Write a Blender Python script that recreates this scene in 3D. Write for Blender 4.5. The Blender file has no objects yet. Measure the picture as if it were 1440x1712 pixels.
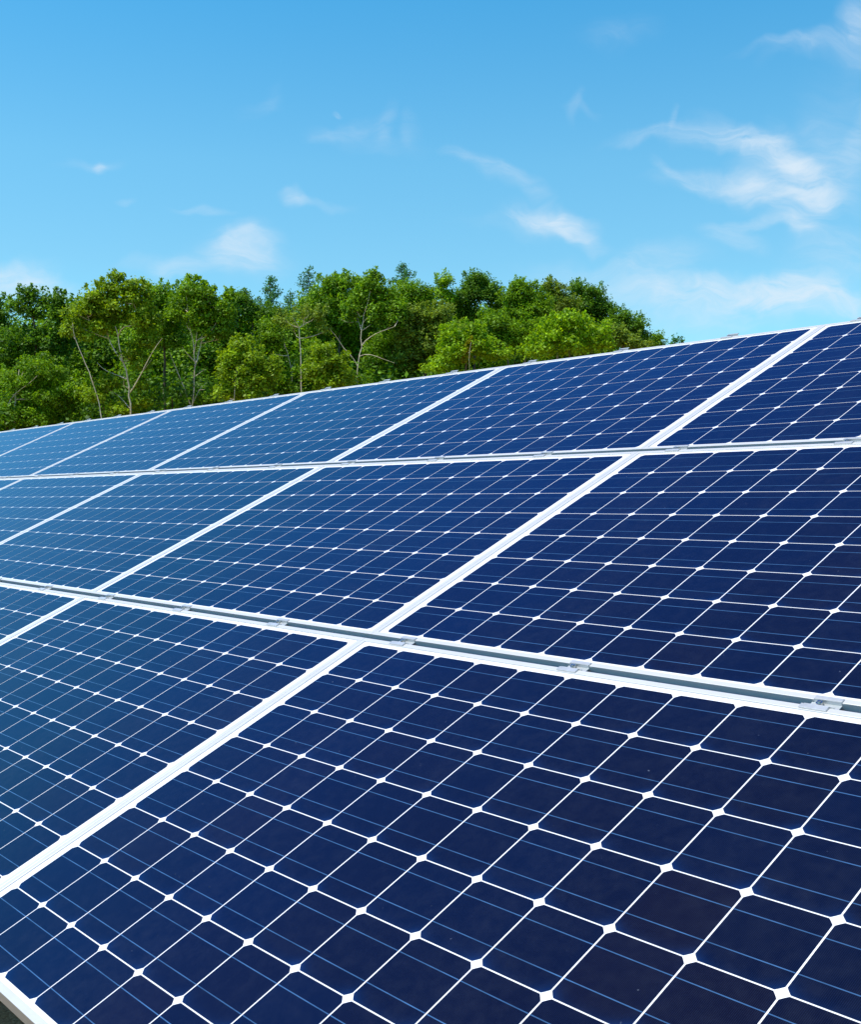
import bpy, bmesh, math, random
import numpy as np
from mathutils import Matrix, Vector

sc = bpy.context.scene
C = sc.collection
R = math.radians
rng = np.random.default_rng(11)
random.seed(5)

# ------------------------------------------------------------------ camera, sky, sun
S = 0.1275                       # cell pitch in metres
TILT = R(25.21)
FRONT_H = 0.78                   # height of the array's lower edge
PX_F = 1916.9                    # focal length in pixels of a 1440 x 1712 frame
def plane(x, y, z=0.0):          # array coordinates (along row, up slope, off the glass) -> world
    return Vector((x, y * math.cos(TILT) - z * math.sin(TILT), FRONT_H + y * math.sin(TILT) + z * math.cos(TILT)))
def pdir(v):
    return Vector((v[0], v[1] * math.cos(TILT) - v[2] * math.sin(TILT), v[1] * math.sin(TILT) + v[2] * math.cos(TILT)))
CAM = plane(16.7229 * S, -2.1230 * S, 7.6922 * S)
RIGHT = pdir((0.64370324, 0.69236994, -0.3259908)).normalized()
UP = pdir((-0.00731242, 0.43152388, 0.90207188)).normalized()
FWD = pdir((-0.76524027, 0.57828281, -0.28283622)).normalized()
cd = bpy.data.cameras.new('camera'); cam = bpy.data.objects.new('camera', cd); C.objects.link(cam)
m = Matrix.Identity(4)
for i in range(3):
    m[i][0] = RIGHT[i]; m[i][1] = UP[i]; m[i][2] = -FWD[i]; m[i][3] = CAM[i]
cam.matrix_world = m
cd.sensor_fit = 'VERTICAL'; cd.sensor_height = 24.0; cd.lens = PX_F / 1712 * 24.0
cd.clip_start = 0.05; cd.clip_end = 6000
sc.camera = cam

SUN_AZ = Vector((-0.35, -0.94, 0)).normalized()
SUN_EL = R(63.8)
sun_dir = Vector((SUN_AZ.x * math.cos(SUN_EL), SUN_AZ.y * math.cos(SUN_EL), math.sin(SUN_EL)))
sl = bpy.data.lights.new('sun', 'SUN'); sl.energy = 4.9; sl.angle = R(0.5); sl.color = (1.0, 0.94, 0.83)
so = bpy.data.objects.new('sun', sl); C.objects.link(so)
so.rotation_euler = sun_dir.to_track_quat('Z', 'Y').to_euler()

sc.view_settings.view_transform = 'Standard'
sc.view_settings.look = 'None'
sc.view_settings.exposure = 0.0
sc.view_settings.gamma = 1.0
sc.view_settings.use_curve_mapping = False

world = bpy.data.worlds.new('World'); sc.world = world; world.use_nodes = True
wn = world.node_tree; wn.nodes.clear()
def N(nt, t, **kw):
    n = nt.nodes.new(t)
    for k, v in kw.items(): setattr(n, k, v)
    return n
def math_node(nt, op, a, b=None, clamp=False):
    n = N(nt, 'ShaderNodeMath', operation=op, use_clamp=clamp)
    for k, v in enumerate((a, b)):
        if v is None: continue
        if isinstance(v, (int, float)): n.inputs[k].default_value = v
        else: nt.links.new(v, n.inputs[k])
    return n.outputs[0]
wo = N(wn, 'ShaderNodeOutputWorld'); bg = N(wn, 'ShaderNodeBackground')
bg.inputs['Strength'].default_value = 0.15
sky = N(wn, 'ShaderNodeTexSky', sky_type='NISHITA', sun_disc=False)
sky.sun_elevation = SUN_EL
sky.sun_rotation = math.atan2(sun_dir.x, sun_dir.y)
sky.altitude = 300; sky.air_density = 1.0; sky.dust_density = 0.4; sky.ozone_density = 2.5
tint = N(wn, 'ShaderNodeMix', data_type='RGBA', blend_type='MULTIPLY')
tint.inputs['Factor'].default_value = 1.0
wn.links.new(sky.outputs[0], tint.inputs[6])
stc = N(wn, 'ShaderNodeTexCoord'); ssp = N(wn, 'ShaderNodeSeparateXYZ'); wn.links.new(stc.outputs['Generated'], ssp.inputs[0])
srp = N(wn, 'ShaderNodeValToRGB'); wn.links.new(ssp.outputs[2], srp.inputs[0])   # clear deep blue air, by height in the sky
stops = [(0.0, (0.76, 1.20, 1.13)), (0.2, (0.73, 1.22, 1.18)), (0.28, (0.68, 1.31, 1.28)), (0.40, (0.41, 1.27, 1.39)), (0.46, (0.26, 0.98, 1.42)), (0.56, (0.17, 0.72, 1.40)), (0.75, (0.20, 0.54, 1.06)), (1.0, (0.40, 0.52, 0.68))]
while len(srp.color_ramp.elements) < len(stops): srp.color_ramp.elements.new(0.5)
for e, (p, c) in zip(srp.color_ramp.elements, stops): e.position = p; e.color = (*c, 1)
wn.links.new(srp.outputs[0], tint.inputs[7])
# cirrus: wisps laid out by direction in the sky
SKY_AX = FWD; 
tc = N(wn, 'ShaderNodeTexCoord')
def dot(v, scale=1.0):
    n = N(wn, 'ShaderNodeVectorMath', operation='DOT_PRODUCT')
    wn.links.new(tc.outputs['Generated'], n.inputs[0]); n.inputs[1].default_value = tuple(v)
    return n.outputs['Value']
dz = dot(SKY_AX); dx = dot(RIGHT); dy = dot(UP)
dzc = math_node(wn, 'MAXIMUM', dz, 0.05)
comb = N(wn, 'ShaderNodeCombineXYZ')
wn.links.new(math_node(wn, 'DIVIDE', dx, dzc), comb.inputs[0])
wn.links.new(math_node(wn, 'DIVIDE', dy, dzc), comb.inputs[1])
P0 = comb.outputs[0]
def noise(vec, scale, detail, rough, dist=0.0, stretch=(1, 1, 1), rot=0.0, color=False, dims='2D'):
    mp = N(wn, 'ShaderNodeMapping'); wn.links.new(vec, mp.inputs[0])
    mp.inputs['Scale'].default_value = stretch; mp.inputs['Rotation'].default_value = (0, 0, rot)
    n = N(wn, 'ShaderNodeTexNoise', noise_dimensions=dims); wn.links.new(mp.outputs[0], n.inputs['Vector'])
    n.inputs['Scale'].default_value = scale; n.inputs['Detail'].default_value = detail
    n.inputs['Roughness'].default_value = rough; n.inputs['Distortion'].default_value = dist
    return n.outputs['Color'] if color else n.outputs[0]
def warp(vec, scale, amt, detail=3):
    c = noise(vec, scale, detail, 0.55, color=True)
    s = N(wn, 'ShaderNodeVectorMath', operation='SUBTRACT'); wn.links.new(c, s.inputs[0]); s.inputs[1].default_value = (0.5, 0.5, 0.5)
    k = N(wn, 'ShaderNodeVectorMath', operation='SCALE'); wn.links.new(s.outputs[0], k.inputs[0]); k.inputs['Scale'].default_value = amt
    a = N(wn, 'ShaderNodeVectorMath', operation='ADD'); wn.links.new(vec, a.inputs[0]); wn.links.new(k.outputs[0], a.inputs[1])
    mp = N(wn, 'ShaderNodeMapping'); wn.links.new(a.outputs[0], mp.inputs[0]); mp.inputs['Scale'].default_value = (1, 1, 0)
    return mp.outputs[0]
P1 = warp(warp(P0, 6.0, 0.06), 20.0, 0.022)
# x, y (where it lies), tilt, half length, half width, thickness
WISPS = [
 (1110, 216, 2, 90, 10, .32), (1220, 222, -6, 80, 18, .62), (1290, 244, -26, 85, 24, 1.0), (1345, 285, -62, 74, 25, 1.0),
 (1320, 322, -10, 90, 22, .7), (1230, 302, -6, 100, 20, .55), (1150, 285, -38, 38, 10, .30), (1147, 192, 85, 26, 8, .30), (1378, 330, -80, 55, 34, .32),
 (1300, 296, -50, 60, 50, .38), (1350, 345, -60, 50, 30, .4), (1400, 300, -70, 90, 40, .22),
 (1290, 376, 4, 80, 11, .5), (1352, 374, -40, 34, 17, .7), (1235, 408, -18, 52, 20, .42), (1400, 260, 0, 60, 120, .22),
 (765, 268, -12, 34, 10, .18), (815, 285, -22, 48, 16, .32), (868, 306, -25, 44, 16, .25), (905, 366, -14, 68, 24, .9), (950, 390, -32, 50, 16, .95), (870, 375, 0, 90, 22, .25),
 (396, 424, 30, 46, 32, 1.15), (400, 440, 0, 60, 36, .3), (306, 463, 8, 32, 13, .6), (262, 452, 5, 60, 12, .15), (488, 338, -14, 28, 13, .55), (540, 345, -8, 50, 10, .15), (167, 274, -5, 15, 10, .5), (150, 272, 0, 45, 10, .18), (214, 342, 0, 12, 6, .2), (345, 355, -12, 34, 8, .3),
 (10, 477, 0, 80, 28, 1.25), (95, 492, -10, 50, 20, .8),
 (1200, 506, -3, 170, 24, 1.3), (1335, 503, 8, 80, 30, 1.5), (1390, 530, 0, 100, 26, 1.1), (1260, 532, 0, 180, 24, .4), (1085, 450, 10, 90, 30, .28), (980, 470, -5, 130, 26, .28), (1120, 545, 0, 220, 30, .3),
 (1432, 38, 60, 60, 34, .6), (1360, 78, 20, 70, 15, .35), (1300, 88, 8, 60, 9, .18), (1436, 215, 80, 60, 20, .35), (1430, 440, 20, 90, 60, .25),
 (652, 196, 70, 40, 14, .22), (600, 205, 20, 60, 16, .16), (545, 222, 0, 32, 14, .15), (560, 178, -20, 12, 6, .25), (690, 210, 80, 34, 14, .18), (440, 160, 60, 24, 12, .1), (425, 178, 10, 28, 10, .08), (950, 172, 60, 22, 8, .13), (965, 178, -6, 28, 7, .11), (1020, 60, 0, 60, 30, .12), (620, 235, -10, 70, 20, .1),
]
acc = None
for (x, y, a, hl, hw, k) in WISPS:
    mp = N(wn, 'ShaderNodeMapping', vector_type='TEXTURE'); wn.links.new(P1, mp.inputs[0])
    mp.inputs['Location'].default_value = ((x - 720) / PX_F, (856 - y) / PX_F, 0)
    mp.inputs['Rotation'].default_value = (0, 0, R(a)); mp.inputs['Scale'].default_value = (hl / PX_F, hw / PX_F, 1)
    ln = N(wn, 'ShaderNodeVectorMath', operation='LENGTH'); wn.links.new(mp.outputs[0], ln.inputs[0])
    mr = N(wn, 'ShaderNodeMapRange', interpolation_type='SMOOTHERSTEP'); wn.links.new(ln.outputs['Value'], mr.inputs[0])
    mr.inputs['From Min'].default_value = 0.0; mr.inputs['From Max'].default_value = 1.75
    mr.inputs['To Min'].default_value = k; mr.inputs['To Max'].default_value = 0.0
    acc = mr.outputs[0] if acc is None else math_node(wn, 'ADD', acc, mr.outputs[0])
fib = noise(P1, 26.0, 6, 0.62, 0.6, (0.55, 1.7, 1), R(20))
fr = N(wn, 'ShaderNodeMapRange'); wn.links.new(fib, fr.inputs[0]); fr.inputs['From Min'].default_value = 0.22; fr.inputs['From Max'].default_value = 0.72
fr.inputs['To Min'].default_value = 0.12; fr.inputs['To Max'].default_value = 1.25
dens = math_node(wn, 'MULTIPLY', acc, fr.outputs[0])
inside = math_node(wn, 'GREATER_THAN', dz, 0.3)
dens = math_node(wn, 'MULTIPLY', dens, inside)
fine = noise(P1, 75.0, 5, 0.65, 0.4, (0.5, 1.5, 1), R(28))
fm = N(wn, 'ShaderNodeMapRange'); wn.links.new(fine, fm.inputs[0]); fm.inputs['From Min'].default_value = 0.25; fm.inputs['From Max'].default_value = 0.75
fm.inputs['To Min'].default_value = 0.7; fm.inputs['To Max'].default_value = 1.2
dens = math_node(wn, 'MULTIPLY', dens, fm.outputs[0])
dens = math_node(wn, 'SUBTRACT', 1.0, math_node(wn, 'POWER', 2.718, math_node(wn, 'MULTIPLY', dens, -0.80)))
cm = N(wn, 'ShaderNodeMix', data_type='RGBA'); wn.links.new(dens, cm.inputs['Factor'])
wn.links.new(tint.outputs[2], cm.inputs[6]); cm.inputs[7].default_value = (5.0, 5.75, 6.45, 1)
wn.links.new(cm.outputs[2], bg.inputs['Color']); wn.links.new(bg.outputs[0], wo.inputs[0])

def at(px, py, d):               # the point seen at px, py of the photograph, d metres ahead
    return CAM + (FWD + RIGHT * float((px - 720) / PX_F) + UP * float((856 - py) / PX_F)) * float(d)

# ------------------------------------------------------------------ helpers
def tag(o, label=None, cat=None, group=None, kind=None):
    if label: o['label'] = label
    if cat: o['category'] = cat
    if group: o['group'] = group
    if kind: o['kind'] = kind
    return o
def empty(name, mat=None, loc=None):
    o = bpy.data.objects.new(name, None); C.objects.link(o); o.empty_display_size = 0.1
    if mat is not None: o.matrix_world = mat
    if loc is not None: o.location = loc
    return o
def link(name, me, mats, parent=None):
    o = bpy.data.objects.new(name, me); C.objects.link(o)
    for mt in (mats if isinstance(mats, (list, tuple)) else [mats]):
        if mt.name not in [q.name for q in me.materials if q]: me.materials.append(mt)
    if parent: o.parent = parent
    return o
class MB:
    def __init__(s): s.bm = bmesh.new()
    def box(s, a, b, bevel=0.0):
        r = bmesh.ops.create_cube(s.bm, size=1.0)
        vs = r['verts']
        for v in vs:
            v.co = Vector([(a[i] + b[i]) / 2 + v.co[i] * (b[i] - a[i]) for i in range(3)])
        if bevel:
            es = list({e for v in vs for e in v.link_edges})
            bmesh.ops.bevel(s.bm, geom=es, offset=bevel, segments=2, affect='EDGES', profile=0.5)
        return s
    def cyl(s, p, r, h, n=16, axis='Z', bevel=0.0, r2=None):
        q = bmesh.ops.create_cone(s.bm, cap_ends=True, segments=n, radius1=r, radius2=r if r2 is None else r2, depth=h)
        M = {'Z': Matrix.Identity(4), 'X': Matrix.Rotation(R(90), 4, 'Y'), 'Y': Matrix.Rotation(R(90), 4, 'X')}[axis]
        bmesh.ops.transform(s.bm, verts=q['verts'], matrix=Matrix.Translation(p) @ M)
        return s
    def build(s, name, mat, parent=None, smooth=False):
        me = bpy.data.meshes.new(name); s.bm.to_mesh(me); s.bm.free()
        if smooth:
            for p in me.polygons: p.use_smooth = True
        return link(name, me, mat, parent)
def np_mesh(name, verts, faces, n=4):
    me = bpy.data.meshes.new(name)
    nv, nf = len(verts), len(faces)
    me.vertices.add(nv); me.loops.add(nf * n); me.polygons.add(nf)
    me.vertices.foreach_set('co', np.asarray(verts, np.float32).ravel())
    me.loops.foreach_set('vertex_index', np.asarray(faces, np.int32).ravel())
    me.polygons.foreach_set('loop_start', np.arange(nf, dtype=np.int32) * n)
    me.polygons.foreach_set('loop_total', np.full(nf, n, np.int32))
    me.update(calc_edges=True)
    return me

# ------------------------------------------------------------------ materials
def mat(name):
    mt = bpy.data.materials.new(name); mt.use_nodes = True
    nt = mt.node_tree; return mt, nt, nt.nodes['Principled BSDF']
def ramp(nt, fac, stops):
    r = N(nt, 'ShaderNodeValToRGB'); nt.links.new(fac, r.inputs[0])
    el = r.color_ramp.elements
    while len(el) < len(stops): el.new(0.5)
    for e, (p, c) in zip(el, stops): e.position = p; e.color = (*c, 1)
    return r.outputs[0]
def tnoise(nt, scale, detail=4, rough=0.55, coord='Object', stretch=(1, 1, 1)):
    t = N(nt, 'ShaderNodeTexCoord'); mp = N(nt, 'ShaderNodeMapping'); nt.links.new(t.outputs[coord], mp.inputs[0])
    mp.inputs['Scale'].default_value = stretch
    n = N(nt, 'ShaderNodeTexNoise'); nt.links.new(mp.outputs[0], n.inputs['Vector'])
    n.inputs['Scale'].default_value = scale; n.inputs['Detail'].default_value = detail; n.inputs['Roughness'].default_value = rough
    return n.outputs[0]
def coat(b, rough=0.04, spec=0.0):
    b.inputs['Specular IOR Level'].default_value = spec
    b.inputs['Coat Weight'].default_value = 1.0; b.inputs['Coat Roughness'].default_value = rough
    b.inputs['Coat IOR'].default_value = 1.5

def glass_bump(nt, b):           # rolled glass is never quite flat
    n = tnoise(nt, 9.0, 2, 0.5)
    bp = N(nt, 'ShaderNodeBump'); bp.inputs['Strength'].default_value = 0.05; bp.inputs['Distance'].default_value = 0.004
    nt.links.new(n, bp.inputs['Height']); nt.links.new(bp.outputs[0], b.inputs['Coat Normal'])

def make_cell_mat():
    mt, nt, b = mat('blue_silicon_cell')
    at_ = N(nt, 'ShaderNodeAttribute', attribute_name='cell_id'); oi = N(nt, 'ShaderNodeObjectInfo')
    cb = N(nt, 'ShaderNodeCombineXYZ'); nt.links.new(at_.outputs['Fac'], cb.inputs[0]); nt.links.new(oi.outputs['Random'], cb.inputs[1])
    wnz = N(nt, 'ShaderNodeTexWhiteNoise', noise_dimensions='2D'); nt.links.new(cb.outputs[0], wnz.inputs[0])
    base = ramp(nt, wnz.outputs['Value'], [(0, (0.0052, 0.0040, 0.009)), (0.12, (0.0036, 0.0038, 0.012)), (0.35, (0.0030, 0.0034, 0.0115)), (0.7, (0.0026, 0.0038, 0.0145)), (1, (0.0024, 0.0050, 0.021))])
    # the anti-reflection film turns lighter blue towards the wafer's edge
    uv = N(nt, 'ShaderNodeUVMap'); sx = N(nt, 'ShaderNodeSeparateXYZ'); nt.links.new(uv.outputs[0], sx.inputs[0])
    ax = math_node(nt, 'ABSOLUTE', sx.outputs[0]); ay = math_node(nt, 'ABSOLUTE', sx.outputs[1])
    low = math_node(nt, 'MULTIPLY', sx.outputs[1], -1.0, clamp=True)
    e = math_node(nt, 'MULTIPLY', math_node(nt, 'POWER', ax, 4.0), math_node(nt, 'POWER', low, 6.0))
    e = math_node(nt, 'ADD', e, math_node(nt, 'MULTIPLY', math_node(nt, 'POWER', low, 9.0), 0.18))
    e = math_node(nt, 'ADD', e, math_node(nt, 'MULTIPLY', math_node(nt, 'POWER', ax, 10.0), 0.05))
    nz = tnoise(nt, 11.0, 3, 0.6)
    e = math_node(nt, 'MULTIPLY', e, math_node(nt, 'MULTIPLY', nz, 1.7), clamp=True)
    mx = N(nt, 'ShaderNodeMix', data_type='RGBA'); nt.links.new(e, mx.inputs['Factor']); nt.links.new(base, mx.inputs[6]); mx.inputs[7].default_value = (0.003, 0.028, 0.125, 1)
    # fine silver fingers, across the ribbons
    tcx = N(nt, 'ShaderNodeTexCoord'); s2 = N(nt, 'ShaderNodeSeparateXYZ'); nt.links.new(tcx.outputs['Object'], s2.inputs[0])
    fr_ = math_node(nt, 'FRACT', math_node(nt, 'MULTIPLY', s2.outputs[0], 1 / 0.0024))
    fg = math_node(nt, 'LESS_THAN', fr_, 0.11)
    m2 = N(nt, 'ShaderNodeMix', data_type='RGBA'); nt.links.new(math_node(nt, 'MULTIPLY', fg, 0.32), m2.inputs['Factor']); nt.links.new(mx.outputs[2], m2.inputs[6]); m2.inputs[7].default_value = (0.03, 0.06, 0.16, 1)
    # dust
    d1 = tnoise(nt, 95.0, 2, 0.5); sp = N(nt, 'ShaderNodeMapRange'); nt.links.new(d1, sp.inputs[0])
    sp.inputs['From Min'].default_value = 0.77; sp.inputs['From Max'].default_value = 0.83; sp.inputs['To Max'].default_value = 0.5
    m3 = N(nt, 'ShaderNodeMix', data_type='RGBA'); nt.links.new(sp.outputs[0], m3.inputs['Factor']); nt.links.new(m2.outputs[2], m3.inputs[6]); m3.inputs[7].default_value = (0.25, 0.3, 0.36, 1)
    # dried rain marks and a thin film of dust
    w1 = tnoise(nt, 3.2, 6, 0.7, stretch=(1, .35, 1)); w2 = tnoise(nt, 38.0, 4, 0.7)
    fm_ = N(nt, 'ShaderNodeMapRange'); nt.links.new(math_node(nt, 'MULTIPLY', w1, w2), fm_.inputs[0])
    fm_.inputs['From Min'].default_value = 0.2; fm_.inputs['From Max'].default_value = 0.5; fm_.inputs['To Max'].default_value = 0.045
    m4 = N(nt, 'ShaderNodeMix', data_type='RGBA'); nt.links.new(fm_.outputs[0], m4.inputs['Factor']); nt.links.new(m3.outputs[2], m4.inputs[6]); m4.inputs[7].default_value = (0.16, 0.19, 0.24, 1)
    nt.links.new(m4.outputs[2], b.inputs['Base Color'])
    b.inputs['Roughness'].default_value = 0.6; b.inputs['Specular IOR Level'].default_value = 0.0
    # blue anti-reflection glass: mirror layer with a slightly blue tint over the wafer
    bp = N(nt, 'ShaderNodeBump'); bp.inputs['Strength'].default_value = 0.05; bp.inputs['Distance'].default_value = 0.004
    nt.links.new(tnoise(nt, 9.0, 2, 0.5), bp.inputs['Height'])
    gl = N(nt, 'ShaderNodeBsdfGlossy'); gl.inputs['Color'].default_value = (0.45, 0.74, 1.0, 1); gl.inputs['Roughness'].default_value = 0.06
    nt.links.new(bp.outputs[0], gl.inputs['Normal'])
    fr2 = N(nt, 'ShaderNodeFresnel'); fr2.inputs['IOR'].default_value = 1.45
    ms = N(nt, 'ShaderNodeMixShader'); nt.links.new(fr2.outputs[0], ms.inputs[0]); nt.links.new(b.outputs[0], ms.inputs[1]); nt.links.new(gl.outputs[0], ms.inputs[2])
    nt.links.new(ms.outputs[0], nt.nodes['Material Output'].inputs[0])
    return mt
CELL = make_cell_mat()
def make_simple(name, col, rough=0.5, metal=0.0, c=False, vary=0.12, scale=6.0):
    mt, nt, b = mat(name)
    n = tnoise(nt, scale, 5, 0.6)
    lo = tuple(x * (1 - vary) for x in col); hi = tuple(min(1, x * (1 + vary)) for x in col)
    nt.links.new(ramp(nt, n, [(0.3, lo), (0.7, hi)]), b.inputs['Base Color'])
    b.inputs['Roughness'].default_value = rough; b.inputs['Metallic'].default_value = metal
    if c: coat(b)
    return mt
SHEET = make_simple('white_backsheet', (0.86, 0.87, 0.88), 0.6, 0, True, 0.03)
RIBBON = make_simple('silver_blue_ribbon', (0.045, 0.115, 0.25), 0.45, 0.0, True, 0.35, 14)
ALU = make_simple('anodised_aluminium', (0.67, 0.675, 0.67), 0.42, 0.30, False, 0.05, 9)
CLAMP = make_simple('milled_clamp_aluminium', (0.62, 0.64, 0.64), 0.35, 0.45, False, 0.12, 40)
STEEL = make_simple('stainless_steel', (0.62, 0.62, 0.60), 0.25, 1.0, False, 0.15, 60)
GALV = make_simple('galvanised_steel', (0.42, 0.44, 0.45), 0.45, 0.8, False, 0.2, 12)

# ------------------------------------------------------------------ solar panels
PU, PV = 12.5015 * S, 8.5867 * S
W, H = PU - 0.0009, PV - 0.018
X0, Y0 = 0.0315, 0.020
CY = S * 1.0133
PLANE_M = Matrix(((1, 0, 0, 0), (0, math.cos(TILT), -math.sin(TILT), 0), (0, math.sin(TILT), math.cos(TILT), FRONT_H), (0, 0, 0, 1)))
FW, FH = 0.0125, 0.038

def cell_mesh():
    vs, fs, ids, uvs = [], [], [], []
    hx, hy, rad = 0.1247 / 2, (CY - 0.0022) / 2, 0.0829
    pts = []
    for q in range(4):
        a0 = math.atan2(math.sqrt(rad * rad - hx * hx), hx); a1 = math.atan2(hy, math.sqrt(rad * rad - hy * hy))
        for k in range(5):
            a = a0 + (a1 - a0) * k / 4
            x, y = rad * math.cos(a), rad * math.sin(a)
            x, y = [(x, y), (-x, y), (-x, -y), (x, -y)][q]
            pts.append((q, k, x, y))
    ring = [p for q in range(4) for p in ([p for p in pts if p[0] == q] if q % 2 == 0 else [p for p in pts if p[0] == q][::-1])]
    n = len(ring)
    for j in range(8):
        for i in range(12):
            cx, cy = X0 + (i + .5) * S, Y0 + (j + .5) * CY
            b = len(vs)
            for _, _, x, y in ring:
                vs.append((cx + x, cy + y, -0.0026)); uvs.append((x / hx, y / hy))
            fs.append(tuple(range(b, b + n))); ids.append(i * 8 + j)
    nc = len(fs)
    for j in range(8):               # two silver ribbons across every cell
        for q in (0.255, 0.745):
            y = Y0 + (j + q) * CY
            for i in range(12):
                b = len(vs); x0, x1 = X0 + i * S + 0.0016, X0 + (i + 1) * S - 0.0016
                vs += [(x0, y - .0008, -.0023), (x1, y - .0008, -.0023), (x1, y + .0008, -.0023), (x0, y + .0008, -.0023)]
                uvs += [(0, 0)] * 4; fs.append((b, b + 1, b + 2, b + 3)); ids.append(0)
    me = bpy.data.meshes.new('silicon_cells'); me.from_pydata(vs, [], fs)
    me.polygons.foreach_set('material_index', np.array([0] * nc + [1] * (len(fs) - nc), np.int32))
    uv = me.uv_layers.new(name='UVMap'); uv.data.foreach_set('uv', np.array([uvs[l.vertex_index] for l in me.loops], np.float32).ravel())
    at_ = me.attributes.new('cell_id', 'FLOAT', 'FACE'); at_.data.foreach_set('value', np.array(ids, np.float32))
    me.update(); return me

def make_panel():
    root = empty('solar_panel')
    f = MB()
    f.box((0, 0, -FH), (W, FW, 0), 0.0008).box((0, H - FW, -FH), (W, H, 0), 0.0008)
    f.box((0, FW + .0001, -FH), (FW, H - FW - .0001, -.0002), 0.0008).box((W - FW, FW + .0001, -FH), (W, H - FW - .0001, -.0002), 0.0008)
    f.build('frame', ALU, root)
    MB().box((FW - .001, FW - .001, -0.0072), (W - FW + .001, H - FW + .001, -0.0029)).build('backsheet', SHEET, root)
    link('cell_sheet', cell_mesh(), [CELL, RIBBON], root)
    return root
def place(o, x, y, z=0.0):
    o.matrix_world = PLANE_M @ Matrix.Translation((x, y, z))
def copy_tree(o, parent=None):
    c = o.copy(); C.objects.link(c); c.parent = parent
    for ch in list(o.children): copy_tree(ch, c)
    return c
ORD = {1: 'first', 2: 'second', 3: 'third', 4: 'fourth', 5: 'fifth', 6: 'sixth', 7: 'seventh', 8: 'eighth', 9: 'ninth', 10: 'tenth', 11: 'eleventh', 12: 'twelfth', 13: 'thirteenth', 14: 'fourteenth', 15: 'fifteenth', 16: 'sixteenth', 17: 'seventeenth', 18: 'eighteenth', 19: 'nineteenth'}
PANELS = {
 (0, 0): 'nearest and darkest solar panel, large at the bottom right below the wide clamp gap',
 (-1, 0): 'dark blue solar panel in the bottom row, directly left of the nearest panel',
 (-2, 0): 'corner of a bottom row solar panel at the left edge, under the lower clamp gap',
 (0, 1): 'navy solar panel in the middle row, directly above the nearest panel',
 (-1, 1): 'whole blue solar panel in the centre of the picture, middle row between two white seams',
 (-2, 1): 'mid blue solar panel in the middle row, just left of the central panel',
 (-3, 1): 'paler blue middle row solar panel at the left edge between the clamp gaps',
 (-4, 1): 'sliver of pale solar panel at the far left under the upper clamp gap',
 (0, 2): 'dark top row solar panel at the right edge, right of the white seam',
 (-1, 2): 'wide dark blue solar panel in the top row whose upper edge meets open sky',
 (-2, 2): 'blue solar panel in the top row below the slender pale trunked tree at the centre',
 (-3, 2): 'light blue top row solar panel, fourth from the right edge',
 (-4, 2): 'lighter blue top row solar panel, fifth from the right edge',
 (-5, 2): 'pale sky blue solar panel in the top row, second from the left edge',
 (-6, 2): 'palest farthest solar panel of the top row, a corner at the left edge',
}
base_panel = make_panel()
first = True
for (a, b), lab in PANELS.items():
    o = base_panel if first else copy_tree(base_panel)
    first = False
    place(o, a * PU - X0 + 0.0005, b * PV - Y0)
    tag(o, lab, 'solar panel', 'solar panels set in three rows on the sloping array')

# ------------------------------------------------------------------ clamps in the gaps
def make_clamp():
    root = empty('panel_clamp')
    c = MB()                                   # local: x along row, y=0 the middle of the gap, z=0 the frames' top
    c.box((-.026, -.0200, .0004), (.022, -.0090, .0030), .0004)
    c.box((-.014, .0092, .0004), (.034, .0180, .0026), .0004)
    c.box((-.022, -.0088, -.0100), (.030, -.0076, .0026), .0003)
    c.box((-.014, .0076, -.0100), (.034, .0090, .0024), .0003)
    c.box((-.018, -.0074, -.0062), (.034, .0074, -.0042), .0003)
    c.build('clamp_plate', CLAMP, root)
    bo = MB().cyl((0, 0, -.0005), .0058, .0055, 6).cyl((0, 0, -.0036), .0068, .0009, 18).build('bolt', STEEL, root)
    MB().cyl((0, 0, .0036), .0028, .0025, 12).build('bolt_tip', STEEL, bo)
    return root
CL = [k * 0.3295 + 0.062 for k in range(-22, 3)]
base_clamp = make_clamp(); first = True
def clamp(x, y, lab, grp):
    global first
    o = base_clamp if first else copy_tree(base_clamp)
    first = False
    place(o, x, y, 0.0); tag(o, lab, 'clamp', grp)
for g, xs, nm in ((1, [x for x in CL if -1.7 < x < .8], 'lower'), (2, [x for x in CL if -3.4 < x < .8], 'upper')):
    xs = sorted(xs, reverse=True)
    for k, x in enumerate(xs):
        pos = 'rightmost' if k == 0 else (ORD[k + 1] + ' from the right')
        clamp(x * PU, g * PV - Y0 - 0.009, f'bolted metal clamp in the {nm} gap between panel rows, {pos}', f'clamps in the {nm} gap')
xs = sorted([x for x in CL if -5.4 < x < .1], reverse=True)
for k, x in enumerate(xs):
    pos = 'rightmost' if k == 0 else (ORD[k + 1] + ' from the right')
    clamp(x * PU, 3 * PV - Y0 - 0.009, f'metal end clamp on the top edge of the array, {pos}', 'clamps along the top edge')

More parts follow.
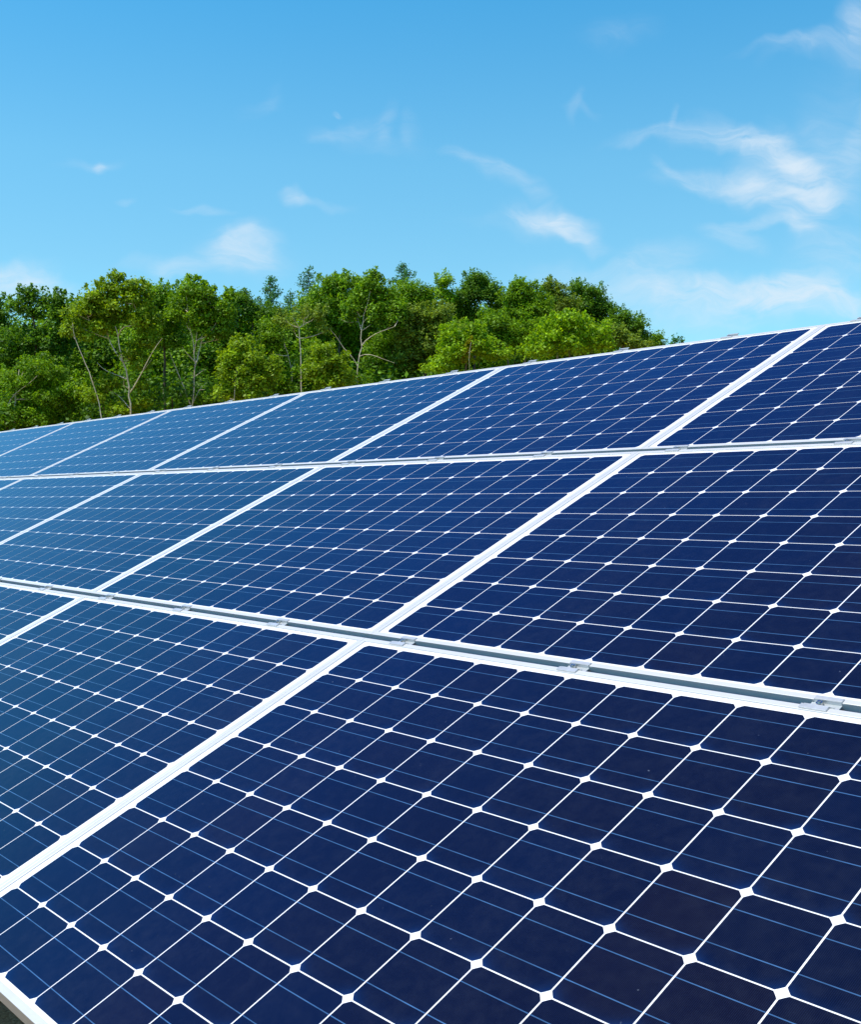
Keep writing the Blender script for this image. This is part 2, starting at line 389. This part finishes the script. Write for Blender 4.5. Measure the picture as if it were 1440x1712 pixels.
# ------------------------------------------------------------------ racking under the array
rack = empty('mounting_rack', loc=(0, 0, 0))
tag(rack, 'galvanised steel rack of rails and posts carrying the rows of solar panels', 'mounting rack')
L = 3 * PV + 0.02
for x in [q for q in CL if q < 1.0]:
    r = MB().box((-.02, -.03, -.045), (.02, L, 0), .002).build('rail', GALV, rack)
    r.matrix_world = PLANE_M @ Matrix.Translation((x * PU, -Y0 + .01, -FH - .0005))
for y in (0.35, 1.70, 3.0):
    r = MB().box((-7.3 * PU, -.03, -.08), (1.02 * PU, .03, 0), .003).build('cross_beam', GALV, rack)
    r.matrix_world = PLANE_M @ Matrix.Translation((0, y, -FH - .046))
for x in np.arange(-7.1, 1.1, 1.0):
    for y in (0.35, 1.70, 3.0):
        p = plane(x * PU, y, -FH - .127)
        post = MB().box((-.04, -.04, 0), (.04, .04, p.z), .003).build('post', GALV, rack)
        post.location = (p.x, p.y, 0)
        MB().box((-.15, -.15, 0), (.15, .15, .05), .01).build('footing', make_simple('concrete', (.35, .34, .32), .9) if 'concrete' not in bpy.data.materials else bpy.data.materials['concrete'], post)

# ------------------------------------------------------------------ ground
def ground():
    mt, nt, b = mat('dry_earth_and_gravel')
    n1 = tnoise(nt, 90, 6, 0.7); n2 = tnoise(nt, 0.35, 5, 0.6)
    g = ramp(nt, n1, [(0.35, (0.14, 0.075, 0.022)), (0.5, (0.36, 0.22, 0.085)), (0.68, (0.66, 0.46, 0.22))])
    mx = N(nt, 'ShaderNodeMix', data_type='RGBA', blend_type='MULTIPLY'); mx.inputs['Factor'].default_value = 1
    nt.links.new(g, mx.inputs[6]); nt.links.new(ramp(nt, n2, [(0.3, (0.75, 0.72, 0.66)), (0.7, (1, 1, 1))]), mx.inputs[7])
    nt.links.new(mx.outputs[2], b.inputs['Base Color']); b.inputs['Roughness'].default_value = 0.95
    bp = N(nt, 'ShaderNodeBump'); bp.inputs['Strength'].default_value = .8; bp.inputs['Distance'].default_value = .02
    nt.links.new(n1, bp.inputs['Height']); nt.links.new(bp.outputs[0], b.inputs['Normal'])
    me = np_mesh('ground', [(-3000, -3000, 0), (3000, -3000, 0), (3000, 3000, 0), (-3000, 3000, 0)], [(0, 1, 2, 3)])
    tag(link('ground', me, mt), kind='structure')
ground()

# ------------------------------------------------------------------ trees
def leaf_mat(name, dark, light, trans=0.42):
    mt, nt, b = mat(name)
    a = N(nt, 'ShaderNodeAttribute', attribute_name='leaf_tone')
    col = ramp(nt, a.outputs['Fac'], [(0.0, dark), (0.75, light), (1.0, tuple(min(1, x * 1.5) for x in light))])
    nt.links.new(col, b.inputs['Base Color']); b.inputs['Roughness'].default_value = 0.55; b.inputs['Specular IOR Level'].default_value = 0.3
    tr = N(nt, 'ShaderNodeBsdfTranslucent')
    h = N(nt, 'ShaderNodeMix', data_type='RGBA', blend_type='MULTIPLY'); h.inputs['Factor'].default_value = 1; nt.links.new(col, h.inputs[6]); h.inputs[7].default_value = (1.25, 1.15, 0.5, 1)
    nt.links.new(h.outputs[2], tr.inputs[0])
    ms = N(nt, 'ShaderNodeMixShader'); ms.inputs[0].default_value = trans
    out = [q for q in nt.nodes if q.type == 'OUTPUT_MATERIAL'][0]
    nt.links.new(b.outputs[0], ms.inputs[1]); nt.links.new(tr.outputs[0], ms.inputs[2]); nt.links.new(ms.outputs[0], out.inputs[0])
    return mt
LM = {
 'mid': leaf_mat('leaf_mid_green', (0.072, 0.180, 0.006), (0.232, 0.428, 0.010)),
 'yellow': leaf_mat('leaf_yellow_green', (0.098, 0.194, 0.006), (0.298, 0.458, 0.011)),
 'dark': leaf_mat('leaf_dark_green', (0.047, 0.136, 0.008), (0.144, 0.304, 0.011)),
 'olive': leaf_mat('leaf_olive', (0.087, 0.161, 0.014), (0.262, 0.382, 0.034)),
 'bright': leaf_mat('leaf_bright_green', (0.109, 0.242, 0.006), (0.328, 0.543, 0.010)),
 'larch': leaf_mat('larch_needles', (0.033, 0.121, 0.028), (0.099, 0.302, 0.070)),
 'rust': leaf_mat('leaf_turning_yellow', (0.159, 0.181, 0.010), (0.356, 0.363, 0.016)),
}
def bark_mat(name, lo, hi):
    mt, nt, b = mat(name)
    n = tnoise(nt, 5.0, 6, 0.7, stretch=(1, 1, .35))
    nt.links.new(ramp(nt, n, [(0.35, lo), (0.62, hi)]), b.inputs['Base Color']); b.inputs['Roughness'].default_value = .85
    bp = N(nt, 'ShaderNodeBump'); bp.inputs['Strength'].default_value = .5; bp.inputs['Distance'].default_value = .02
    nt.links.new(n, bp.inputs['Height']); nt.links.new(bp.outputs[0], b.inputs['Normal'])
    return mt
PALE = bark_mat('pale_bark', (0.34, 0.28, 0.17), (0.72, 0.65, 0.46))
BROWN = bark_mat('brown_bark', (0.05, 0.04, 0.025), (0.15, 0.12, 0.07))

def unit(v): return v / (np.linalg.norm(v, axis=1, keepdims=True) + 1e-9)
def leaves(cent, outw, size, tone, up=0.55, rand=0.8):
    n = len(cent)
    nrm = unit(outw * 0.55 + np.array([0, 0, up]) + rng.normal(size=(n, 3)) * rand * 0.6)
    t = unit(np.cross(nrm, unit(rng.normal(size=(n, 3))))); b = np.cross(nrm, t)
    l = size * rng.uniform(.65, 1.3, (n, 1)); w = l * rng.uniform(.45, .7, (n, 1))
    v = np.stack([cent + t * l / 2, cent + b * w / 2 - nrm * l * .06, cent - t * l / 2, cent - b * w / 2 - nrm * l * .06], 1)
    return v.reshape(-1, 3), tone
def blob_leaves(c, r, n, size, flat=0.9):
    d = unit(rng.normal(size=(n, 3))); d[:, 2] = np.where(d[:, 2] < -.55, -d[:, 2] * rng.uniform(0, 1, n), d[:, 2])
    rad = r * rng.uniform(.25, 1.0, (n, 1)) ** .45 * (1 + .18 * rng.normal(size=(n, 1)))
    p = c + d * rad * np.array([1, 1, flat])
    tone = np.clip(rng.normal(.48, .27, n) + rng.normal(0, .13), 0, 1)
    return leaves(p, d, size, tone)
FH_ = Vector((FWD.x, FWD.y, 0)).normalized()
def lobe_crown(lobes, d, size=.15, bpx=15, cover=1.0, dens=1.0, back=0.0):
    """lobes: (px, py, rx, ry) as seen from the photographer's place -> leaf quads in the world"""
    V_, T_, ctrs = [], [], []
    k = d / PX_F
    for (x, y, rx, ry) in lobes:
        rx *= 1.06; ry *= 1.22; y += 3
        c = at(x, y, d) + FH_ * back; n = max(3, int(cover * 5.2 * rx * ry / bpx ** 2))
        q = rng.normal(size=(n, 3)); q /= np.linalg.norm(q, axis=1, keepdims=True); q *= rng.uniform(0, 1, (n, 1)) ** .42 * rng.uniform(.75, 1.28, (n, 1))
        for a in q:
            br = bpx * rng.uniform(.45, 1.3)
            ex, ey = max(rx - br * .7, 2), max(ry - br * .6, 2)
            p = np.array(c) + k * (a[0] * ex * np.array(RIGHT) + a[1] * ey * np.array([0, 0, 1]) + a[2] * rx * 1.0 * np.array(FH_))
            r = br * k
            v, t = blob_leaves(p, r, int(dens * 12 * r * r / (size * size)), size)
            V_.append(v); T_.append(t); ctrs.append(p)
        for _ in range(int(rx / 5)):     # leafy shoots standing out of the crown
            u_ = rng.uniform(-.85, .85); hgt = rng.uniform(4, 11)
            s0 = np.array(c) + k * (u_ * rx * np.array(RIGHT) + (math.sqrt(1 - u_ * u_) * ry * .85) * np.array([0, 0, 1]) + rng.uniform(-.5, .5) * rx * np.array(FH_))
            s1 = s0 + k * np.array([*(rng.normal(size=2) * 2.5), hgt]); m_ = int(14 + hgt * 2)
            t_ = rng.uniform(0, 1, (m_, 1)); p = s0 + (s1 - s0) * t_ + rng.normal(size=(m_, 3)) * k * (3.2 - 2 * t_)
            v, t = leaves(p, unit(rng.normal(size=(m_, 3))), size, np.clip(rng.normal(.6, .2, m_), 0, 1)); V_.append(v); T_.append(t)
        # stray outer leaves break the outline
        n2 = int(rx * ry * .05 * dens * cover) + 8
        q = unit(rng.normal(size=(n2, 3))); q[:, 1] = np.abs(q[:, 1])
        rr = rng.uniform(.85, 1.12, (n2, 1))
        p = np.array(c) + k * rr * (q[:, :1] * rx * np.array(RIGHT) + q[:, 1:2] * ry * np.array([0, 0, 1]) + q[:, 2:] * rx * np.array(FH_))
        v, t = leaves(p, q, size, np.clip(rng.normal(.5, .2, n2), 0, 1)); V_.append(v); T_.append(t)
    return np.concatenate(V_), np.concatenate(T_), ctrs
def crown_mesh(name, V_, T_):
    nf = len(V_) // 4
    me = np_mesh(name, V_, np.arange(nf * 4).reshape(-1, 4))
    a = me.attributes.new('leaf_tone', 'FLOAT', 'FACE'); a.data.foreach_set('value', T_.astype(np.float32))
    return me
def tubes(paths, ns=7):
    """paths: list of (points Nx3, r0, r1)"""
    V_, F_ = [], []; base = 0
    for pts, r0, r1 in paths:
        P = np.array([tuple(p) for p in pts], float)
        # resample with a little crookedness
        for _ in range(2):           # round the joints of the limb
            a_ = P[:-1] * .75 + P[1:] * .25; b_ = P[:-1] * .25 + P[1:] * .75
            P = np.concatenate([P[:1], np.stack([a_, b_], 1).reshape(-1, 3), P[-1:]])
        seg = np.linalg.norm(np.diff(P, axis=0), axis=1); L_ = np.concatenate([[0], np.cumsum(seg)])
        m_ = max(3, int(L_[-1] / .35) + 2); tt = np.linspace(0, L_[-1], m_)
        Q = np.stack([np.interp(tt, L_, P[:, i]) for i in range(3)], 1)
        Q[1:-1] += rng.normal(size=(m_ - 2, 3)) * min(.02, r0 * .22)
        tan = unit(np.gradient(Q, axis=0)); rr = r0 + (r1 - r0) * (tt / L_[-1]) ** .8
        ref = np.where(np.abs(tan[:, 2:3]) > .9, np.array([[1., 0, 0]]), np.array([[0, 0, 1.]]))
        a = unit(np.cross(tan, ref)); b = np.cross(tan, a)
        for j in range(ns):
            th = 2 * math.pi * j / ns
            V_.append(Q + rr[:, None] * (math.cos(th) * a + math.sin(th) * b))
        idx = lambda j, i: base + (j % ns) * m_ + i
        F_ += [(idx(j, i), idx(j + 1, i), idx(j + 1, i + 1), idx(j, i + 1)) for j in range(ns) for i in range(m_ - 1)]
        base += ns * m_
    return np.concatenate(V_), F_
NTREES = 0
def tree(label, d, lobes, leaf='mid', paths=None, bark=BROWN, size=.115, bpx=13, cover=1.5, dens=1.0, name='broadleaf_tree', trunk_x=None, group='trees in the wood behind the array', cat='tree', twigs=9):
    k = d / PX_F
    tx = trunk_x if trunk_x is not None else sum(l[0] * l[2] for l in lobes) / sum(l[2] for l in lobes)
    foot = at(tx, 800, d); foot.z = 0
    root = empty(name, loc=foot); tag(root, label, cat, group)
    V_, T_, ctrs = lobe_crown(lobes, d, size, bpx, cover, dens, 0.35 if paths else 0.0)
    f = np.array(foot)
    cr = link('crown', crown_mesh('crown', V_ - f, T_), LM[leaf], root)
    P = []
    if paths:
        for i, (pts, r0, r1) in enumerate(paths):
            q = [np.array(at(x, y, d + (0 if i == 0 else .25 * math.sin(i * 2.1) * j))) for j, (x, y) in enumerate(pts)]
            if i == 0:
                q = [np.array(foot) + np.array([0, 0, -.1])] + q
            P.append((q, r0 * .68, r1 * .5))
    else:
        top = max(ctrs, key=lambda c: c[2]); mid = np.mean(ctrs, axis=0)
        P.append(([f + [0, 0, -.1], f * .5 + mid * .5 - [0, 0, .3], mid, top * .8 + mid * .2], (.09 + .006 * len(lobes)), .03))
    low = P[0][0][len(P[0][0]) // 2]
    for c in rng.permutation(len(ctrs))[:twigs]:
        c = ctrs[c]
        if c[2] < low[2]: continue
        cand = [np.array(q) for pp in P for q in pp[0][1:]]
        cand = [q for q in cand if q[2] < c[2] - .1] or [low]
        s_ = min(cand, key=lambda q: np.linalg.norm(q - c))
        P.append(([s_, s_ + (c - s_) * .5 - [0, 0, .08], c], .02, .006))
    v, fc = tubes(P)
    link('trunk', np_mesh('trunk', v - f, fc), bark, root)
    for p in root.children[1].data.polygons: p.use_smooth = True
    return root

# --- front and middle trees, left to right
tree('dark green tree cut off by the left edge of the picture, beside open sky', 56, [(-14, 520, 34, 28), (-20, 556, 32, 24), (-30, 600, 40, 40)], 'dark', size=.16)
tree('loose crowned dark green tree near the left edge with sky showing through it', 53, [(50, 494, 24, 15), (84, 500, 24, 17), (28, 512, 20, 12), (58, 520, 30, 12), (104, 520, 26, 22), (46, 572, 46, 26), (12, 600, 42, 30), (92, 585, 38, 28), (100, 552, 24, 22)], 'dark', size=.16, cover=1.1)
tree('low shaded tree with tan forked stems at the far left above the array', 48, [(30, 640, 46, 26), (72, 618, 42, 26), (18, 690, 40, 30), (84, 668, 42, 26), (128, 650, 34, 26), (60, 700, 46, 22)], 'mid', [([(24, 700), (24, 668), (28, 640), (32, 618)], .1, .05), ([(26, 650), (34, 632), (38, 622)], .05, .03), ([(8, 690), (20, 660), (50, 640), (62, 628)], .05, .02)], PALE, trunk_x=24, cover=1.3)
tree('tall yellow green tree with a pale many-forked trunk left of the centre', 46,
     [(188, 480, 26, 18), (186, 459, 8, 9), (196, 462, 8, 7), (160, 497, 34, 20), (224, 490, 26, 22), (218, 474, 8, 8), (136, 524, 38, 20), (188, 518, 36, 20), (118, 542, 20, 12), (236, 530, 26, 22), (246, 566, 20, 14), (170, 545, 26, 12),
      (216, 590, 18, 16), (232, 606, 18, 12), (178, 638, 26, 11), (150, 650, 24, 9), (198, 684, 26, 9), (236, 670, 16, 12), (232, 640, 12, 10)], 'yellow',
     [([(218, 700), (217, 672), (216, 650), (212, 630), (205, 605), (199, 582), (197, 562)], .115, .045),
      ([(205, 605), (191, 586), (181, 566), (174, 544)], .055, .025), ([(197, 562), (200, 552), (208, 546)], .04, .02), ([(197, 562), (194, 550), (192, 545)], .035, .02),
      ([(212, 634), (192, 626), (174, 619), (162, 606)], .04, .018), ([(217, 656), (227, 641), (238, 620), (252, 592), (271, 565)], .042, .016), ([(236, 624), (246, 610), (254, 600)], .02, .01),
      ([(216, 682), (203, 666), (190, 655), (178, 650)], .035, .015), ([(215, 650), (205, 645), (207, 636)], .03, .015)], PALE, trunk_x=218, size=.14, twigs=26)
tree('bare pale leaning stem with a small leafy top left of the forked tree', 45.5, [(118, 545, 18, 10), (150, 660, 20, 12), (108, 552, 14, 8), (138, 560, 12, 9)], 'yellow',
     [([(172, 700), (158, 648), (148, 620), (136, 592), (125, 567), (121, 550), (121, 540)], .06, .028), ([(125, 567), (118, 555), (113, 547)], .025, .012), ([(156, 640), (152, 634), (154, 628)], .02, .01)], PALE, trunk_x=185, twigs=3)
tree('bushy green tree filling the space between the two forked pale trunks', 50, [(262, 486, 24, 13), (280, 498, 32, 20), (248, 518, 26, 20), (284, 530, 30, 24), (300, 512, 24, 20), (262, 560, 28, 22), (290, 566, 26, 18)], 'mid')
tree('green tree with a straight pale trunk splitting in two, at the left third', 47,
     [(318, 482, 26, 18), (312, 467, 9, 7), (340, 497, 26, 20), (345, 478, 9, 8), (298, 512, 26, 18), (334, 528, 36, 22), (374, 515, 26, 20), (370, 545, 24, 20), (384, 492, 12, 9), (340, 554, 30, 12), (346, 662, 16, 10), (300, 690, 14, 8)], 'mid',
     [([(322, 700), (322, 672), (324, 640), (326, 612), (325, 592), (322, 570), (318, 552)], .105, .03), ([(326, 612), (332, 594), (335, 574), (341, 556)], .06, .02),
      ([(325, 604), (312, 591), (304, 580)], .035, .015), ([(318, 676), (309, 652), (299, 628), (290, 606), (283, 588)], .048, .016), ([(322, 674), (332, 652), (345, 640)], .035, .014), ([(332, 652), (343, 651)], .02, .01), ([(325, 630), (342, 617)], .025, .012), ([(303, 662), (298, 650)], .03, .014), ([(324, 592), (328, 570), (329, 555)], .03, .012)], PALE, trunk_x=322, size=.14, twigs=22)
tree('rounded green tree behind, left of the first blue green larch', 57, [(402, 503, 22, 16), (404, 493, 10, 8), (422, 518, 26, 20), (440, 530, 28, 20), (386, 520, 20, 18), (460, 535, 26, 18)], 'dark')
tree('broad domed green tree on the skyline, left of the tall birch', 56, [(556, 476, 32, 16), (590, 472, 34, 14), (535, 496, 26, 18), (575, 500, 44, 22), (612, 492, 26, 20), (548, 528, 38, 24), (590, 538, 36, 26), (520, 520, 24, 20)], 'mid', size=.14, bpx=11)
tree('peaked tree with a slender pale trunk and bare curving limbs at the centre', 49,
     [(627, 459, 9, 10), (622, 473, 22, 14), (640, 488, 22, 20), (606, 498, 22, 20), (634, 518, 24, 20), (652, 532, 24, 24), (585, 520, 18, 18), (668, 520, 18, 22)], 'mid',
     [([(597, 660), (598, 625), (600, 600), (605, 576), (604, 552), (608, 528), (614, 506), (619, 487)], .10, .022),
      ([(604, 552), (600, 538), (596, 526)], .03, .012), ([(605, 578), (617, 563), (636, 555), (660, 546)], .045, .014), ([(598, 612), (586, 592), (572, 580), (562, 562), (551, 550)], .04, .013), ([(606, 552), (618, 545), (624, 536)], .035, .012),
      ([(600, 596), (616, 591), (634, 598), (660, 607)], .032, .012), ([(604, 545), (612, 532), (622, 526)], .025, .01), ([(602, 530), (594, 515), (586, 508)], .02, .01)], PALE, trunk_x=597, size=.13, bpx=11, twigs=22)
# the peaked tree's foliage stands behind its stem
tree('mixed green tree right of the birch, under the broad larch', 57, [(692, 488, 32, 16), (715, 500, 26, 18), (702, 518, 30, 20), (672, 500, 26, 24)], 'mid')
tree('small round ball-shaped tree top standing alone on the skyline', 54, [(745, 469, 17, 12), (741, 488, 14, 9), (752, 500, 18, 12)], 'bright', bpx=10)
tree('dark lumpy tree on the skyline right of the ball-shaped top', 55, [(800, 468, 26, 16), (785, 478, 12, 10), (790, 490, 28, 17), (772, 504, 28, 18), (816, 488, 22, 20), (762, 512, 20, 18), (790, 524, 28, 14), (832, 505, 18, 20)], 'dark', bpx=12)
tree('domed mid green tree on the skyline, second hump right of the dark lumpy one', 53, [(868, 480, 22, 13), (886, 492, 28, 18), (858, 500, 26, 20), (900, 510, 28, 24), (874, 528, 34, 24)], 'mid', bpx=11)
tree('olive green tree between the two domes on the right', 55, [(916, 478, 16, 12), (932, 494, 26, 18), (926, 520, 30, 24), (948, 515, 24, 22)], 'olive', bpx=11)
tree('dark green tree forming the right shoulder of the wood', 58, [(966, 482, 20, 11), (990, 488, 26, 12), (1004, 508, 24, 18), (975, 512, 34, 22), (1016, 535, 26, 24)], 'dark', bpx=12)
tree('dark green tree on the falling right side of the wood', 57, [(1045, 526, 16, 10), (1060, 545, 26, 16), (1032, 545, 26, 20), (1078, 562, 20, 13)], 'dark', bpx=11)
tree('small tree at the right end of the wood, touching the array edge', 59, [(1098, 566, 12, 9), (1088, 577, 20, 12), (1108, 576, 8, 7)], 'mid', bpx=9)
tree('tiny lone sprig of a tree against the sky beyond the right end of the wood', 62, [(1130, 566, 8, 4), (1140, 569, 6, 3), (1126, 572, 7, 4)], 'larch', bpx=5, size=.12, cover=.6)
# --- lower, nearer trees
tree('yellow green bushy tree just right of the straight forked trunk', 44, [(402, 574, 22, 13), (384, 598, 26, 18), (420, 598, 26, 20), (394, 626, 38, 20), (432, 636, 32, 18), (450, 612, 20, 18), (378, 656, 26, 12), (424, 664, 36, 10)], 'yellow', [([(391, 700), (391, 668), (394, 640), (396, 610)], .07, .03)], PALE, trunk_x=391, bpx=13, size=.13)
tree('sparse olive tree with a pale stem forking at its top, left of the dome', 47, [(506, 524, 24, 11), (534, 526, 16, 14), (484, 536, 22, 13), (466, 530, 12, 10), (540, 545, 12, 10)], 'olive', [([(504, 640), (503, 596), (501, 566), (500, 548)], .06, .04), ([(500, 548), (513, 540), (526, 532)], .035, .012), ([(500, 548), (495, 538), (488, 530)], .03, .012), ([(507, 544), (509, 532)], .02, .01)], PALE, trunk_x=504, bpx=9, size=.12, cover=.7, dens=.7)
tree('green tree with a short crooked pale stem below the sparse olive one', 48, [(456, 566, 28, 18), (448, 548, 24, 16), (508, 618, 28, 26), (468, 640, 28, 20), (500, 650, 30, 20), (522, 590, 22, 22), (440, 585, 20, 18)], 'mid', [([(490, 690), (489, 650), (488, 622), (482, 595), (476, 578)], .06, .025), ([(487, 615), (494, 600)], .02, .01)], PALE, trunk_x=490, bpx=12)
tree('yellowing low tree beside the birch trunk, just over the array edge', 45, [(540, 584, 22, 12), (562, 606, 26, 17), (532, 616, 28, 20), (572, 630, 24, 16), (545, 642, 34, 13)], 'yellow', bpx=11, size=.12)
tree('shaded green tree right of the birch trunk', 51, [(652, 568, 32, 22), (632, 600, 28, 26), (662, 618, 34, 20), (640, 640, 38, 15)], 'mid', bpx=12)
tree('light green leafy tree in the middle of the wood right of centre', 50, [(700, 532, 32, 18), (732, 526, 30, 18), (690, 560, 36, 24), (738, 554, 38, 24), (714, 590, 38, 24), (680, 602, 28, 22)], 'olive', bpx=12, size=.14)
tree('green low tree with orange tinged twigs above the central white seam', 47, [(762, 590, 36, 18), (802, 580, 32, 20), (790, 558, 26, 18), (758, 562, 24, 20), (738, 612, 34, 12), (830, 592, 28, 12)], 'bright', bpx=11, size=.13)
tree('small shrub with yellowing leaves among the green low trees', 46, [(783, 582, 8, 12), (776, 596, 7, 8), (788, 570, 5, 7)], 'rust', [([(785, 625), (785, 590), (788, 572)], .03, .012)], PALE, trunk_x=785, bpx=6, size=.11, cover=.5, name='shrub', cat='shrub', twigs=2)
tree('green tree under the olive one right of centre', 52, [(830, 540, 32, 20), (860, 560, 32, 20), (828, 574, 32, 20), (892, 548, 26, 18)], 'mid', bpx=12)
tree('brightest yellow green bush-like tree on the right above the array edge', 46, [(950, 540, 36, 18), (918, 560, 32, 20), (992, 558, 34, 20), (960, 578, 44, 14), (898, 584, 34, 13), (1012, 574, 22, 11)], 'bright', bpx=12, size=.14)
tree('small olive tree right of the brightest one', 48, [(1030, 558, 22, 14), (1050, 570, 26, 13), (1072, 577, 18, 9)], 'olive', bpx=10, size=.13)

# --- larches
def larch(label, d, x, top, hw, bot, dens=1.0):
    k = d / PX_F
    foot = at(x, 800, d); foot.z = 0; f = np.array(foot)
    root = empty('larch_tree', loc=foot); tag(root, label, 'larch', 'larches behind the wood')
    tip = np.array(at(x, top, d)); H_ = tip[2]
    Vs, Ts, P = [], [], [([f + [0, 0, -.1], f + [0, 0, H_ * .5], tip], .16, .015)]
    span = (bot - top) * k; z = 0.15
    while z < H_ * .7:
        w = hw * k * min(1.0, (z / span) ** .75) + .1
        for q in range(4):
            a = rng.uniform(0, 2 * math.pi); ln_ = w * rng.uniform(.55, 1.2)
            dr = np.array([math.cos(a), math.sin(a), 0]); s = tip - [0, 0, z]
            e = s + dr * ln_ + [0, 0, ln_ * rng.uniform(.0, .35)]
            P.append(([s, s + (e - s) * .5 - [0, 0, .05], e], .02, .006))
            n = int(60 * ln_ * dens) + 6; t = rng.uniform(.1, 1, (n, 1))
            p = s + (e - s) * t + rng.normal(size=(n, 3)) * (.07 * (1 - t * .4) + .02)
            v, tn = leaves(p, np.tile(dr, (n, 1)), .10, np.clip(rng.normal(.5, .22, n), 0, 1), .3, 1.2); Vs.append(v); Ts.append(tn)
        z += .16
    link('crown', crown_mesh('crown', np.concatenate(Vs) - f, np.concatenate(Ts)), LM['larch'], root)
    v, fc = tubes(P, 5); link('trunk', np_mesh('trunk', v - f, fc), BROWN, root)
larch('narrow blue green larch with a pointed top, first from the left', 62, 452, 461, 25, 505)
larch('thin see-through larch top against the sky, left of the broad dome', 60, 517, 446, 23, 490, .5)
larch('short faint larch top between the two narrow larches', 63, 485, 486, 18, 515, .5)
larch('broad blue green larch rising highest right of the peaked tree', 60, 676, 440, 38, 500, .9)

# --- deep background trees and undergrowth: one of each kind, then copies
def generic(name, h, rw, leaf, seed_lobes, cat, group, label, size=.15, dens=.8):
    root = empty(name, loc=(0, 0, 0)); tag(root, label, cat, group)
    Vs, Ts, cs = [], [], []
    for _ in range(seed_lobes):
        a = rng.normal(size=3); a /= np.linalg.norm(a); a *= rng.uniform(0, 1) ** .4
        zc = .57 * h; p = np.array([a[0] * rw, a[1] * rw, zc + a[2] * h * .38]); r = rng.uniform(.5, .95) * rw * .36
        v, t = blob_leaves(p, r, int(dens * 15 * r * r / size ** 2), size); Vs.append(v); Ts.append(t); cs.append(p)
    link('crown', crown_mesh('crown', np.concatenate(Vs), np.concatenate(Ts)), LM[leaf], root)
    P = [([np.array([0, 0, -.1]), np.array([.1, 0, h * .4]), np.array([0, .1, h * .8])], .03 * rw + .06, .02)]
    for c in cs[:8]: P.append(([np.array([.05, 0, h * .35]), (np.array([.05, 0, h * .35]) + c) / 2, c], .04, .012))
    v, fc = tubes(P, 6); link('trunk', np_mesh('trunk', v, fc), BROWN, root)
    return root
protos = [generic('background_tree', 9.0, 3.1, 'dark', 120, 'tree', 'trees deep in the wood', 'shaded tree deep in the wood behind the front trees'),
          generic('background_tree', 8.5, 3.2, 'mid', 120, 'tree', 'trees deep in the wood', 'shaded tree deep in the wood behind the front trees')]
def skyline(px):                 # height of the wood along the picture
    xs = [-200, 0, 60, 190, 250, 330, 400, 450, 560, 630, 700, 745, 800, 870, 980, 1040, 1085, 1120]
    ys = [560, 545, 520, 490, 500, 495, 515, 520, 495, 480, 500, 510, 500, 500, 505, 540, 565, 590]
    return float(np.interp(px, xs, ys))
used = [False, False]
i = 0
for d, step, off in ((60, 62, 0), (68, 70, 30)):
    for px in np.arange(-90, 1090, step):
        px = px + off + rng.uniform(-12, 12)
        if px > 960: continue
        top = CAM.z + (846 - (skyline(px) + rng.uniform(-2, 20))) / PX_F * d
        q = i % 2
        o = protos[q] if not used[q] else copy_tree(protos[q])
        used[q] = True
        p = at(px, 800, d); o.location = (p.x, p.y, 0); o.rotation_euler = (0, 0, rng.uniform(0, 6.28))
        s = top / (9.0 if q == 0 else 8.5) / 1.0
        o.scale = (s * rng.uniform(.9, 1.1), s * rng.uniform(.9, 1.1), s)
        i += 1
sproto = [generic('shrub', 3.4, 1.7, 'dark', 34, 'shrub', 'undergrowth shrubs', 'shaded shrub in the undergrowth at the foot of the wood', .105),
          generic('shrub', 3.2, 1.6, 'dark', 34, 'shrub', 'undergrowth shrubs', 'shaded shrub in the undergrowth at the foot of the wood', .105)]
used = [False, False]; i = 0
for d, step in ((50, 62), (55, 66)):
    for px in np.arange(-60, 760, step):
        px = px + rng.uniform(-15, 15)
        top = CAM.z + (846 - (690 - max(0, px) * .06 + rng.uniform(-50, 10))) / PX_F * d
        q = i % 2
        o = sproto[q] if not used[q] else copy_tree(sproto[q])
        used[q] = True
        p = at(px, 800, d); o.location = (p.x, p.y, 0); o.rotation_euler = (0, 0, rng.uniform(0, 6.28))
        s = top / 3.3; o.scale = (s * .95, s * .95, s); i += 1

print('LEAVES', sum(len(m.polygons) for m in bpy.data.meshes if m.name.startswith('crown')))
